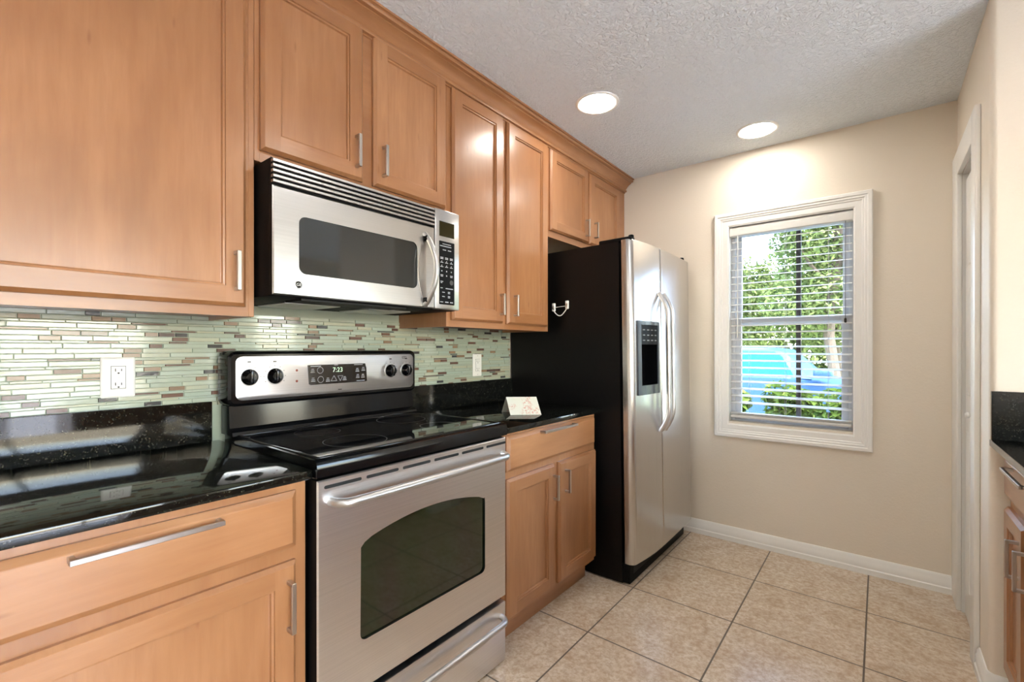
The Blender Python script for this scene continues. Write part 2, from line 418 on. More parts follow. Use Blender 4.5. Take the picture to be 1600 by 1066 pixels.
# ------------------------------------------------------------------ recessed lamps
def ceiling_lamp(x, y, label):
    r = thing('recessed_ceiling_light', (x, y, H), label, 'ceiling light', 'recessed ceiling lights')
    obj('trim_ring', MB().lathe((x, y, H), (0, 0, -1), [(.108, .0), (.106, .004), (.098, .007), (.092, .006), (.088, .003)], M['white'], 48), r)
    obj('diffuser', MB().lathe((x, y, H), (0, 0, -1), [(.0885, .0015), (.0885, .0055), (.02, .0065), (.001, .0065)], M['lamp'], 48), r)
ceiling_lamp(.693, 1.458, 'round recessed ceiling light nearer the camera, in front of the tall cabinet')
ceiling_lamp(1.262, 2.278, 'round recessed ceiling light close to the far wall, above the window')
ceiling_lamp(1.6, -1.05, 'added recessed ceiling light over the near end of the kitchen, outside the picture')  # these last four lamps are added out of view to brighten the room
ceiling_lamp(1.9, .75, 'added recessed ceiling light over the right counter, outside the picture')
ceiling_lamp(1.2, -2.3, 'added recessed ceiling light at the back of the kitchen, outside the picture')
ceiling_lamp(3.6, -.6, 'added recessed ceiling light over the living room, outside the picture')

# ------------------------------------------------------------------ cabinets
def P(fx, s, d, y, z): return (fx+s*d, y, z)
def door_mb(fx, y0, y1, z0, z1, s=1, fw=.056, t=.020):
    """framed door standing on the plane x = fx and facing s"""
    m = MB(); V, Hh = M['wood'], M['woodh']; b = .010
    R_ = lambda i, d: [P(fx, s, d, y0+i, z0+i), P(fx, s, d, y1-i, z0+i), P(fx, s, d, y1-i, z1-i), P(fx, s, d, y0+i, z1-i)]
    m.sweep_rect([R_(0, 0), R_(0, t-.010), R_(.002, t-.008), R_(b-.001, t-.0006), R_(b, t)], V, cap=False)
    q = lambda a0, a1, c0, c1, mt: m.add([P(fx, s, t, a0, c0), P(fx, s, t, a1, c0), P(fx, s, t, a1, c1), P(fx, s, t, a0, c1)], [[0, 1, 2, 3]], mt)
    q(y0+b, y0+fw, z0+b, z1-b, V); q(y1-fw, y1-b, z0+b, z1-b, V)
    q(y0+fw, y1-fw, z0+b, z0+fw, Hh); q(y0+fw, y1-fw, z1-fw, z1-b, Hh)
    m.sweep_rect([R_(fw, t), R_(fw+.001, t-.005), R_(fw+.006, t-.006), R_(fw+.008, t-.0125), R_(fw+.010, t-.0130)], V)
    return m
def drawer_mb(fx, y0, y1, z0, z1, s=1, t=.020):
    m = MB()
    R_ = lambda i, d: [P(fx, s, d, y0+i, z0+i), P(fx, s, d, y1-i, z0+i), P(fx, s, d, y1-i, z1-i), P(fx, s, d, y0+i, z1-i)]
    m.sweep_rect([R_(0, 0), R_(0, t-.012), R_(.003, t-.010), R_(.013, t-.001), R_(.015, t)], M['woodh']); return m
def pull(fx, s, y0, y1, z0, z1, out=.030):
    """square bar pull between two corners in the plane of the door"""
    m = MB(); k = M['nickel']
    def bx(d0, d1, a, b, c, e): m.box(min(fx+s*d0, fx+s*d1), max(fx+s*d0, fx+s*d1), a, b, c, e, k, .0012, 1)
    bx(out-.009, out, y0, y1, z0, z1)
    if z1-z0 > y1-y0: bx(-.001, out-.004, y0, y1, z0, z0+.010); bx(-.001, out-.004, y0, y1, z1-.010, z1)
    else: bx(-.001, out-.004, y0, y0+.010, z0, z1); bx(-.001, out-.004, y1-.010, y1, z0, z1)
    return m
def carcass(x0, xf, y0, y1, z0, z1, s=1, toe=None, opens=()):
    """box with a face frame; xf is the face-frame plane"""
    m = MB(); V = M['wood']; a, b = min(x0, xf), max(x0, xf)
    if toe is None:
        m.box(a, b, y0, y0+.016, z0, z1, V, .001, 1); m.box(a, b, y1-.016, y1, z0, z1, V, .001, 1)
        m.box(a, b-.002, y0+.016, y1-.016, z0+.014, z0+.026, V); m.box(a, b-.002, y0+.016, y1-.016, z1-.02, z1, V)
        m.box(a, a+.006, y0+.016, y1-.016, z0+.026, z1-.02, V)
        m.box(b-.02, b-.001, y0+.016, y1-.016, z0, z1, M['woodh'])
    else:
        m.box(a, b, y0, y1, z0, z1, V, .001, 1)
        ta, tb = (a, toe) if s > 0 else (toe, b)
        m.box(ta, tb, y0, y1, 0.001, z0, M['woodh'])
    return m
UF = .332; DT = .020
def handle_v(fx, s, yc, z0, z1): return pull(fx+s*DT, s, yc-.0055, yc+.0055, z0, z1)
G1 = 'maple wall cabinets above the counters'
def wall_cab(y0, y1, z0, doors, label):
    """doors: (y0, y1, z0, z1, handle y, handle z0, handle z1)"""
    r = thing('wall_cabinet', (0, (y0+y1)/2, z0), label, 'cabinet', G1)
    obj('body', carcass(0.0, UF, y0, y1, z0, 2.425), r)
    for a, b, c, e, hy, h0, h1 in doors:
        d = obj('door', door_mb(UF, a, b, c, e), r, 12); obj('handle', handle_v(UF, 1, hy, h0, h1), d)
    return r
wall_cab(-.72, -.021, 1.327, [(-.675, -.048, 1.355, 2.385, -.079, 1.399, 1.512)], 'large single-door maple wall cabinet left of the microwave')
wall_cab(-.0205, .764, 1.800, [(-.006, .345, 1.834, 2.390, .313, 1.873, 1.988), (.390, .750, 1.834, 2.388, .426, 1.872, 1.987)], 'two-door maple wall cabinet directly above the microwave')
wall_cab(.7645, 1.549, 1.327, [(.790, 1.136, 1.356, 2.378, 1.109, 1.394, 1.499), (1.169, 1.528, 1.354, 2.372, 1.217, 1.394, 1.502)], 'tall two-door maple wall cabinet between the microwave and the refrigerator')
wall_cab(1.5495, 2.550, 1.868, [(1.557, 1.987, 1.905, 2.368, 1.948, 1.938, 2.046), (2.008, 2.440, 1.905, 2.364, 2.062, 1.948, 2.050)], 'short two-door maple wall cabinet above the refrigerator')
# crown moulding along the top of the run
prof = [(UF-.03, 2.374), (UF+.005, 2.374), (UF+.005, 2.380), (UF+.016, 2.382), (UF+.018, 2.388), (UF+.016, 2.394), (UF+.011, 2.397), (UF+.011, 2.402), (UF+.016, 2.406), (UF+.022, 2.415),
        (UF+.032, 2.425), (UF+.045, 2.433), (UF+.052, 2.436), (UF+.052, 2.441), (UF+.066, 2.443), (UF+.070, 2.449), (UF+.066, 2.454), (UF+.066, 2.457), (UF+.075, 2.458), (UF+.075, 2.4665), (UF-.03, 2.4665)]
o = obj('crown_molding', MB().prism(prof, 'y', -.72, 2.5535, M['woodh']), smooth=20)
tag(o, 'stepped maple crown molding running along the ceiling above the wall cabinets', 'molding')

BF = .617; BD = BF+DT; CT = .914; CB = .890
G2 = 'maple base cabinets under the counters'
def base_cab(x0, xf, s, toe, y0, y1, drawers, doors, label, z0=.105):
    r = thing('base_cabinet', ((x0+xf)/2, (y0+y1)/2, 0), label, 'cabinet', G2)
    obj('body', carcass(x0, xf, y0, y1, z0, CB-.0005, s, toe), r)
    for a, b, c, e, h0, h1, hz in drawers:
        d = obj('drawer', drawer_mb(xf, a, b, c, e, s), r, 12); obj('handle', pull(xf+s*DT, s, h0, h1, hz-.0055, hz+.0055), d)
    for a, b, c, e, hy, h0, h1 in doors:
        d = obj('door', door_mb(xf, a, b, c, e, s), r, 12); obj('handle', handle_v(xf, s, hy, h0, h1), d)
    return r
base_cab(.002, BF, 1, .560, -.70, -.009, [(-.647, -.038, .722, .866, -.469, -.216, .843)], [(-.647, -.040, .125, .688, -.062, .517, .645)],
         'maple base cabinet left of the range, with one wide drawer over a door')
base_cab(.002, BF, 1, .562, .796, 1.567, [(.821, 1.548, .728, .875, 1.042, 1.320, .863)], [(.819, 1.164, .128, .698, 1.149, .537, .651), (1.202, 1.558, .128, .697, 1.250, .547, .656)],
         'two-door maple base cabinet between the range and the refrigerator')
base_cab(2.76, 2.157, -1, 2.215, 1.10, 1.688, [(1.125, 1.672, .725, .866, 1.27, 1.53, .843)], [(1.125, 1.385, .128, .690, 1.345, .522, .640), (1.412, 1.672, .128, .690, 1.449, .522, .640)],
         'maple base cabinet on the right beside the white closet door')
base_cab(2.76, 2.157, -1, 2.215, -.10, 1.099, [(-.075, 1.075, .725, .866, .38, .64, .843)], [(-.075, .485, .128, .690, .445, .522, .640), (.515, 1.075, .128, .690, .555, .522, .640)],  # added out of view to keep low daylight off the lower cabinets
         'added wide maple base cabinet under the near part of the right counter, outside the picture')
def counter(name, x0, x1, y0, y1, bx0, bx1, by0, by1, bz, label):
    r = thing(name, ((x0+x1)/2, (y0+y1)/2, CB), label, 'countertop', 'black granite countertops')
    obj('slab', MB().box(x0, x1, y0, y1, CB, CT, M['granite'], .003, 2), r)
    obj('backsplash', MB().box(bx0, bx1, by0, by1, CT, bz, M['granite'], .0015, 1), r)
    return r
counter('countertop', .010, .648, -.72, -.0045, .010, .026, -.72, -.032, 1.050, 'glossy black granite countertop left of the range')
counter('countertop', .010, .648, .783, 1.602, .010, .026, .783, 1.610, 1.046, 'black granite countertop between the range and the refrigerator, with a card on it')
counter('countertop', 2.105, 2.78, -.12, 1.6885, 2.108, 2.78, 1.668, 1.6885, 1.083, 'black granite countertop at the right edge, against the beige wall')  # slab lengthened out of view over the added cabinet, also blocking low daylight

# ------------------------------------------------------------------ loops and cut-out plates in planes facing +x
def rr_loop(y0, y1, z0, z1, r, n=6):
    pts = []
    for cy, cz, a0 in ((y1-r, z1-r, 0), (y0+r, z1-r, PI/2), (y0+r, z0+r, PI), (y1-r, z0+r, 1.5*PI)):
        for i in range(n+1): a = a0+PI/2*i/n; pts.append((cy+r*math.cos(a), cz+r*math.sin(a)))
    return pts
def densify(pts, k=4):
    out = []
    for i, p in enumerate(pts):
        q = pts[(i+1) % len(pts)]; L_ = math.hypot(q[0]-p[0], q[1]-p[1]); n = max(1, int(L_/.03))
        out += [(p[0]+(q[0]-p[0])*j/n, p[1]+(q[1]-p[1])*j/n) for j in range(n)]
    return out
def rect_hit(c, p, y0, y1, z0, z1):
    dy, dz = p[0]-c[0], p[1]-c[1]; t = 1e9
    if dy > 1e-9: t = min(t, (y1-c[0])/dy)
    if dy < -1e-9: t = min(t, (y0-c[0])/dy)
    if dz > 1e-9: t = min(t, (z1-c[1])/dz)
    if dz < -1e-9: t = min(t, (z0-c[1])/dz)
    return (c[0]+dy*t, c[1]+dz*t)
def holed(m, xb, xf, y0, y1, z0, z1, hole, depth, mat, edge=.004, edge_mat=None):
    """plate from xb to xf with a hole that goes back by depth; returns the hole loop"""
    hole = densify(hole); c = (sum(p[0] for p in hole)/len(hole), sum(p[1] for p in hole)/len(hole))
    e = edge; o = [list(rect_hit(c, p, y0+e, y1-e, z0+e, z1-e)) for p in hole]
    for cy, cz in ((y0+e, z0+e), (y0+e, z1-e), (y1-e, z0+e), (y1-e, z1-e)):
        i = min(range(len(o)), key=lambda k: (o[k][0]-cy)**2+(o[k][1]-cz)**2); o[i] = [cy, cz]
    mid = lambda p: (c[0]+(p[0]-c[0])*((y1-y0)/(y1-y0-2*e)), c[1]+(p[1]-c[1])*((z1-z0)/(z1-z0-2*e)))
    cc = ((y0+y1)/2, (z0+z1)/2)
    ex = [(cc[0]+(p[0]-cc[0])*((y1-y0)/(y1-y0-2*e)), cc[1]+(p[1]-cc[1])*((z1-z0)/(z1-z0-2*e))) for p in o]
    X = lambda pts, x: [(x, p[0], p[1]) for p in pts]
    m.sweep_rect([X(ex, xb), X(ex, xf-e)], M['black'], cap=False); m.sweep_rect([X(ex, xf-e), X(o, xf), X(hole, xf)], mat, cap=False)  # outer sides coloured black to imitate the dark gaps beside the plate
    m.sweep_rect([X(hole, xf), X(hole, xf-depth)], edge_mat or mat, cap=False)
    return hole
def plate(pts, x, m, mat): m.add([(x, p[0], p[1]) for p in pts], [list(range(len(pts)))], mat)
def text_mesh(body, size, mat4, mat, name, parent, shear=0, ext=.0003):
    cu = bpy.data.curves.new(name, 'FONT'); cu.body = body; cu.size = size; cu.align_x = 'CENTER'; cu.align_y = 'CENTER'; cu.shear = shear; cu.extrude = ext
    t = bpy.data.objects.new('tmp_text', cu); COL.objects.link(t)
    me = bpy.data.meshes.new_from_object(t.evaluated_get(bpy.context.evaluated_depsgraph_get()))
    bpy.data.objects.remove(t); bpy.data.curves.remove(cu)
    off = OFF[parent.name]; me.transform(Matrix.Translation(-off) @ mat4); me.materials.clear(); me.materials.append(mat)
    o = bpy.data.objects.new(name, me); COL.objects.link(o); o.parent = parent; OFF[o.name] = off; return o
def face_x(x, y, z, tilt=0): # text plane facing +x: text right = +y, up = +z
    return Matrix.Translation((x, y, z)) @ Matrix.Rotation(-tilt, 4, 'Y') @ Matrix(((0, 0, 1, 0), (1, 0, 0, 0), (0, 1, 0, 0), (0, 0, 0, 1)))
def badge(parent, x, y, z, r, dark):
    m = MB(); m.lathe((x, y, z), (1, 0, 0), [(r, -.001), (r, .0012), (r*.86, .0018), (r*.84, .0012), (.0005, .0012)], M['satin'], 28)
    b = obj('logo_badge', m, parent)
    obj('badge_field', MB().lathe((x, y, z), (1, 0, 0), [(r*.82, .0010), (r*.82, .0016), (.0005, .0016)], M['black'], 28), b)
    text_mesh('GE', r*1.15, face_x(x+.002, y, z), M['satin'], 'monogram', b, shear=.25)

# ------------------------------------------------------------------ range
RY0, RY1 = -.001, .777
rg = thing('electric_range', (.35, .39, 0), 'freestanding stainless and black glass-top electric range between the two counters', 'range')
m = MB(); m.box(.03, .612, RY0+.004, RY1-.004, .03, .893, M['blackgloss'], .003)
m.box(.08, .60, RY0+.03, RY1-.03, 0.0, .03, M['dark'])
obj('body', m, rg)
m = MB()  # cooktop: deep front lip and raised rim
m.prism([(.05, .896), (.652, .890), (.664, .893), (.666, .918), (.660, .934), (.650, .938), (.05, .938)], 'y', RY0-.001, RY1+.001, M['blackgloss'])
ct = obj('cooktop', m, rg)
m = MB(); gl = M['glass_black']
m.box(.135, .632, RY0+.022, RY1-.022, .9365, .9392, gl, .001, 1); obj('glass_top', m, ct)
m = MB(); a = .010
for x0, x1, y0, y1 in ((.128, .137, RY0+.010, RY1-.010), (.630, .641, RY0+.010, RY1-.010), (.128, .641, RY0+.010, RY0+.022), (.128, .641, RY1-.022, RY1-.010)):
    m.box(x0, x1, y0, y1, .936, .9415, M['blackgloss'], .002, 2)
obj('rim', m, ct)
def ring(m, x, y, r, wd=.0022): 
    n = 56; v = []; f = []
    for k in range(n):
        t = 2*PI*k/n
        for q in (r-wd, r): v.append((x+q*math.cos(t), y+q*math.sin(t), .93945))
    for k in range(n): f.append([2*k, 2*k+1, (2*k+3) % (2*n), (2*k+2) % (2*n)])
    m.add(v, f, M['ring'])
for x, y, r in ((.50, .215, .098), (.265, .215, .076), (.50, .575, .076), (.265, .575, .098)):
    m = MB(); ring(m, x, y, r); obj('burner_ring', m, ct, 0)
# backguard
BY0, BY1 = -.016, .782
m = MB()
m.prism([(.030, .938), (.128, .938), (.124, .950), (.104, .962), (.098, 1.036), (.030, 1.036)], 'y', BY0+.010, BY1-.012, M['blackgloss'])
bgd = obj('backguard', m, rg)
m = MB()
def hous(x, i): return [(x, p[0], p[1]) for p in rr_loop(BY0+i, BY1-i, 1.032+i, 1.224-i, max(.004, .028-i), 6)]
m.sweep_rect([hous(.030, 0), hous(.092, 0), hous(.104, .004), hous(.109, .012), hous(.109, .017)], M['blackgloss'])
obj('control_housing', m, bgd)
cp = MB(); PX = .1092
lp = rr_loop(.010, .764, 1.054, 1.205, .022, 6)
cp.sweep_rect([[(PX-.002, a, b) for a, b in lp], [(PX+.0012, a, b) for a, b in lp], [(PX+.002, .387+(a-.387)*.996, 1.1295+(b-1.1295)*.985) for a, b in lp]], M['steelr'])
cpo = obj('control_panel', cp, rg)
FX = PX+.002
for y in (.052, .138, .636, .722):
    m = MB(); m.lathe((FX, y, 1.133), (1, 0, 0), [(.0315, -.001), (.0315, .0008), (.0295, .0012), (.0005, .0012)], M['satin'], 32)
    sk_ = MB().lathe((FX, y, 1.133), (1, 0, 0), [(.0275, 0), (.0275, .006), (.023, .010), (.019, .021), (.016, .024), (.0005, .0245)], M['blackgloss'], 28)
    for a, b in (( -.0055, .0055),): sk_.box(FX+.006, FX+.030, y-.0055, y+.0055, 1.133-.022, 1.133+.025, M['blackgloss'], .004, 3)
    k = obj('knob', sk_, cpo); obj('dial_ring', m, k)
    mk = MB(); n = 9
    for j in range(n):
        t = math.radians(-30+240*j/(n-1)); mk.box(FX-.0004, FX+.0004, y-.037*math.cos(t)-.0012, y-.037*math.cos(t)+.0012, 1.133+.037*math.sin(t)-.0012, 1.133+.037*math.sin(t)+.0012, M['slot'])
    mk.box(FX-.0004, FX+.0004, y-.006, y+.006, 1.183, 1.187, M['slot'])
    obj('dial_marks', mk, k)
for z in (1.150, 1.110):
    obj('indicator_light', MB().lathe((FX, .217, z), (1, 0, 0), [(.0045, -.001), (.0045, .001), (.0005, .0018)], M['red'], 12), cpo)
dl = [(.258, 1.168), (.507, 1.169), (.513, 1.150), (.516, 1.096), (.511, 1.093), (.270, 1.092), (.263, 1.096)]
m = MB(); m.prism(dl, 'x', FX-.001, FX+.0012, M['display']); dp = obj('clock_display', m, cpo)
text_mesh('7:23', .026, face_x(FX+.0014, .382, 1.146), M['led'], 'clock_digits', dp)
m = MB(); DX0, DX1 = FX+.0010, FX+.0016; pm = M['print']
def dash(y, z, w_, h=.0022): m.box(DX0, DX1, y-w_/2, y+w_/2, z-h/2, z+h/2, pm)
for y, z, w_ in ((.290, 1.163, .042), (.375, 1.166, .016), (.475, 1.1645, .040), (.485, 1.098, .038)): dash(y, z, w_, .0026)
for y, z in ((.278, 1.146), (.280, 1.112), (.340, 1.109), (.412, 1.111), (.470, 1.143), (.498, 1.146), (.472, 1.117), (.496, 1.117)):
    for k, q in enumerate((.010, .014, .017)): dash(y, z+.006-.006*k, q)
def outline(pts, wd=.0014):
    for i, p in enumerate(pts):
        q = pts[(i+1) % len(pts)]; L_ = math.hypot(q[0]-p[0], q[1]-p[1]); ny, nz = -(q[1]-p[1])/L_*wd/2, (q[0]-p[0])/L_*wd/2
        m.add([(DX1, p[0]+ny, p[1]+nz), (DX1, q[0]+ny, q[1]+nz), (DX1, q[0]-ny, q[1]-nz), (DX1, p[0]-ny, p[1]-nz)], [[0, 1, 2, 3]], pm)
for y, z in ((.308, 1.147), (.310, 1.111)): outline([(y+.012*math.cos(2*PI*k/16), z+.012*math.sin(2*PI*k/16)) for k in range(16)])
outline([(.353, 1.103), (.378, 1.103), (.3655, 1.124)]); outline([(.382, 1.122), (.404, 1.122), (.393, 1.102)])
obj('button_legends', m, dp, 0)
m = MB(); m.box(FX-.0004, FX+.0006, .384, .400, 1.066, 1.069, M['slot']); obj('brand_mark', m, cpo)
m = MB(); m.box(FX-.0003, FX+.0006, .70, .722, 1.186, 1.1875, M['slot']); m.box(FX-.0003, FX+.0006, .70, .722, 1.194, 1.1955, M['slot'])
m.box(FX-.0003, FX+.0006, .70, .7015, 1.186, 1.1955, M['slot']); m.box(FX-.0003, FX+.0006, .7105, .712, 1.186, 1.1955, M['slot']); m.box(FX-.0003, FX+.0006, .7205, .722, 1.186, 1.1955, M['slot'])
obj('burner_symbol', m, cpo)
# oven door
OX = .660
ar = []
zc = lambda y: .719-.036*((y-.388)/.25)**2
N = 20
for i in range(N+1): y = .645-(.645-.142)*i/N; ar.append((y, zc(y)-(0 if abs(y-.3935) < .235 else .004)))
lo_ = [(.130, .668)]
r = .02
lo_ += [(.128+r-r*math.cos(a), .402+r-r*math.sin(a)) for a in [PI/2*i/5 for i in range(6)]]
lo_ += [(.653-r+r*math.sin(a), .402+r-r*math.cos(a)) for a in [PI/2*i/5 for i in range(6)]]
lo_ += [(.653, .664), (.651, .678)]
hole = ar+lo_
m = MB(); hl = holed(m, .613, OX, RY0+.002, RY1-.002, .263, .884, hole, .007, M['steelr'], .004, M['black'])
od = obj('oven_door', m, rg, 25)
m = MB(); plate(hl, OX-.0065, m, M['ovenglass']); obj('oven_window', m, od)
m = MB()
for i in range(6):
    y0 = .020+.128*i+.0; lp = rr_loop(y0, y0+.112, .8595, .8685, .0044, 4)
    m.prism(lp, 'x', OX-.001, OX+.0006, M['dark'])
obj('vent_slots', m, od)
def bow_handle(y0, y1, z, x, out, rad, rise=0):
    pts = []
    for t in [i/6 for i in range(7)]: a = PI/2*t; pts.append((x-.002+(out+.002)*math.sin(a), y0+.04*(1-math.cos(a)), z))
    n = 10
    for i in range(1, n): f = i/n; pts.append((x+out+.006*math.sin(PI*f), y0+.04+(y1-y0-.08)*f, z))
    for t in [i/6 for i in range(7)]: a = PI/2*(1-t); pts.append((x-.002+(out+.002)*math.sin(a), y1-.04*(1-math.cos(a)), z))
    return MB().tube(pts, rad, M['satin'], 16)
obj('handle', bow_handle(.040, .752, .822, OX, .046, .0125), od)
m = MB(); m.box(.613, OX, RY0+.004, RY1-.004, .012, .242, M['steelr'], .004, 2); dr = obj('storage_drawer', m, rg)
obj('handle', bow_handle(.050, .748, .190, OX, .040, .0115), dr)

# ------------------------------------------------------------------ microwave
mw = thing('over_range_microwave', (.22, .36, 1.385), 'stainless over-the-range microwave with a bowed handle above the range', 'microwave')
MX, MY0, MY1, MZ0, MZ1, MS = .4373, -.013, .740, 1.385, 1.790, .606
m = MB(); m.box(.012, .412, MY0+.001, MY1-.001, MZ0+.002, MZ1, M['black'], .003); m.box(.30, .405, MY0+.10, MY1-.25, MZ0-.004, MZ0+.002, M['dark'])
obj('body', m, mw)
for y in (.10, .42): obj('grease_filter', MB().box(.06, .27, y, y+.20, MZ0-.003, MZ0+.002, M['satin'], .001), mw)
m = MB(); GZ = 1.709
m.box(.404, MX-.014, MY0+.002, MS, GZ, MZ1-.001, M['black'])
for i in range(5):
    z = GZ+.0062+.0150*i
    m.prism([(MX-.015, z), (MX-.001, z), (MX, z+.001), (MX, z+.0072), (MX-.001, z+.0082), (MX-.015, z+.0082)], 'y', MY0+.002, MS-.001, M['steel'])
gr = obj('vent_grille', m, mw)
m = MB(); wl = rr_loop(.064, .517, 1.458, 1.632, .022, 6)
hl = holed(m, .412, MX, MY0, MS-.001, MZ0+.004, GZ-.002, wl, .003, M['steel'], .004, M['black'])
md = obj('door', m, mw, 25)
m = MB(); plate(hl, MX-.0025, m, M['mwglass']); obj('door_window', m, md)
# bowed handle with flat lens-shaped plate behind
pts = []
for i in range(17):
    f = i/16; z = 1.398+.274*f; s_ = math.sin(PI*f); pts.append((MX-.002+.055*s_**.75, .556+.012*s_, z))
m = MB(); m.tube(pts, .0105, M['satin'], 14, .014)
hd = obj('handle', m, md)
m = MB(); lens = []
for i in range(13): f = i/12; lens.append((.556+.004, 1.402+.266*f))
for i in range(13): f = 1-i/12; lens.append((.556-.036*math.sin(PI*f)**.8, 1.402+.266*f))
m.prism(lens[:13]+lens[14:25], 'x', MX-.0005, MX+.002, M['nickel']); obj('handle_recess', m, md)
for z in (1.408, 1.645): obj('handle_mount', MB().box(MX, MX+.022, .545, .566, z, z+.019, M['black'], .003), md)
m = MB(); m.box(.412, MX, MS+.001, MY1, MZ0+.004, MZ1-.002, M['steel'], .004); cpm = obj('control_panel', m, mw)
m = MB(); m.box(MX-.001, MX+.0015, .629, .711, 1.681, 1.741, M['amber'], .001, 1); obj('clock_display', m, cpm)
m = MB(); m.box(MX-.001, MX+.0015, .628, .711, 1.408, 1.662, M['black'], .002, 1); kp = obj('keypad', m, cpm)
m = MB(); kx0, kx1 = MX+.0012, MX+.0019
def kd(y, z, w_, h=.003): m.box(kx0, kx1, y-w_/2, y+w_/2, z-h/2, z+h/2, pm)
kd(.668, 1.651, .046, .0026); kd(.662, 1.642, .062, .0034); kd(.655, 1.627, .018); kd(.683, 1.627, .018)
for z in (1.596, 1.591): 
    for y in (.641, .667, .693): kd(y, z, .016, .0032)
for z in (1.576, 1.559):
    for y in (.641, .667, .693): kd(y, z+.005, .004, .004); kd(y, z, .016, .0026)
for z in (1.542,): 
    for y in (.641, .667, .693): kd(y, z, .005, .005)
for y in (.641, .693): kd(y, 1.526, .014, .003); kd(y, 1.521, .012, .003)
kd(.667, 1.524, .005, .005); kd(.641, 1.500, .014, .003); kd(.639, 1.495, .008, .003)
kd(.640, 1.474, .012, .003); kd(.682, 1.473, .040, .0034)
for z in (1.457, 1.440): kd(.650, z, .014, .003); kd(.680, z+.002, .012, .003); kd(.680, z-.003, .012, .003)
kd(.640, 1.418, .016, .003); kd(.668, 1.418, .018, .004); kd(.694, 1.418, .016, .004)
m.lathe((MX+.0012, .694, 1.499), (1, 0, 0), [(.010, 0), (.010, .0006), (.0005, .0006)], M['ring'], 20)
obj('key_legends', m, kp, 0)
badge(md, MX+.0005, .062, 1.424, .0115, True)

# ------------------------------------------------------------------ refrigerator (built upright at its own base, then leaned back on its front feet)
FL = Vector((.09, 2.04, 0))
fr = thing('refrigerator', FL, 'tall side-by-side stainless refrigerator with black side and ice dispenser', 'refrigerator')
fx = lambda X: FL.x+X
FY0, FYM, FY1, FT = 1.612, 1.943, 2.466, 1.787
m = MB(); m.prism([(fx(-.060), .002), (fx(.668), -.005), (fx(.668), FT-.006), (fx(-.060), FT-.006)], 'y', FY0+.002, FY1-.002, M['blacktex']); obj('cabinet_body', m, fr)
m = MB(); m.box(fx(.60), fx(.708), FY0+.008, FY1-.012, -.004, .096, M['black'], .004)
for i in range(8): m.box(fx(.7075), fx(.7095), FY0+.05, FY1-.05, .038+.006*i, .041+.006*i, M['dark'])
obj('base_grille', m, fr)
for y in (FY0+.035, FY1-.035):
    obj('foot', MB().lathe((fx(.60), y, -.0085), (0, 0, 1), [(.022, 0), (.022, .010), (.010, .013), (.010, .035)], M['black'], 16), fr)
    obj('roller', MB().lathe((fx(.01), y-.01, .016), (0, 1, 0), [(.014, 0), (.014, .02)], M['black'], 16), fr)
    m = MB(); m.box(fx(.55), fx(.735), y-.026, y+.026, FT-.008, FT+.016, M['black'], .006, 2); m.lathe((fx(.725), y, FT+.010), (0, 0, 1), [(.014, 0), (.014, .012), (.010, .016), (.001, .017)], M['black'], 14); obj('hinge_cover', m, fr)
def fdoor(y0, y1, drop0, drop1, holes=None, re=.030):
    """bowed door lofted upward; drop = how far the front falls back at each edge"""
    XB, XF = .684, .766
    def front(y):
        s_ = (y-y0)/(y1-y0); d = 0
        if drop0: d += drop0*(1-s_)**2.0
        if drop1: d += drop1*s_**2.0
        return XF-d
    ys = [y0+re+(y1-y0-re-.010)*i/14 for i in range(15)]
    if holes: ys = sorted(set([y for y in ys if min(abs(y-holes[0]), abs(y-holes[1])) > .008]+[holes[0], holes[1]]))
    plan = [(XB, y0+.004), (XB, y0+.002), ]
    f0 = front(y0+re)
    plan += [(f0-re+re*math.sin(a), y0+re-re*math.cos(a)) for a in [PI/2*i/8 for i in range(0, 8)]]
    plan += [(front(y), y) for y in ys]
    fe = front(y1-.010); plan += [(fe-.010+.010*math.cos(a), y1-.010+.010*math.sin(a)) for a in [PI/2*i/4 for i in range(1, 5)]]
    plan += [(XB, y1-.001)]
    zs = [.100, .104] + ([holes[2], holes[3]] if holes else []) + [FT-.006, FT]
    m = MB(); n = len(plan); vs = []
    for k, z in enumerate(zs):
        e = .004 if k in (0, len(zs)-1) else 0
        for x, y in plan: vs.append((fx(x-e*(1 if x > XB+.01 else 0)), y, z))
    fs = []
    for k in range(len(zs)-1):
        for i in range(n):
            j = (i+1) % n
            if holes and k == 2 and plan[i][0] > XB+.03 and plan[j][0] > XB+.03 and plan[i][1] >= holes[0]-1e-6 and plan[j][1] <= holes[1]+1e-6: continue
            fs.append([k*n+i, k*n+j, (k+1)*n+j, (k+1)*n+i])
    fs += [list(range(n)), [(len(zs)-1)*n+i for i in range(n)]]
    m.add(vs, fs, M['steelz']); return m, front
HY0, HY1, HZ0, HZ1 = 1.694, 1.880, 1.022, 1.240
m, f1 = fdoor(FY0, FYM-.002, .030, 0, (HY0, HY1, HZ0, HZ1), .034)
fd = obj('freezer_door', m, fr, 40)
m, f2 = fdoor(FYM+.002, FY1, 0, .010, None, .012)
rd = obj('fresh_food_door', m, fr, 40)
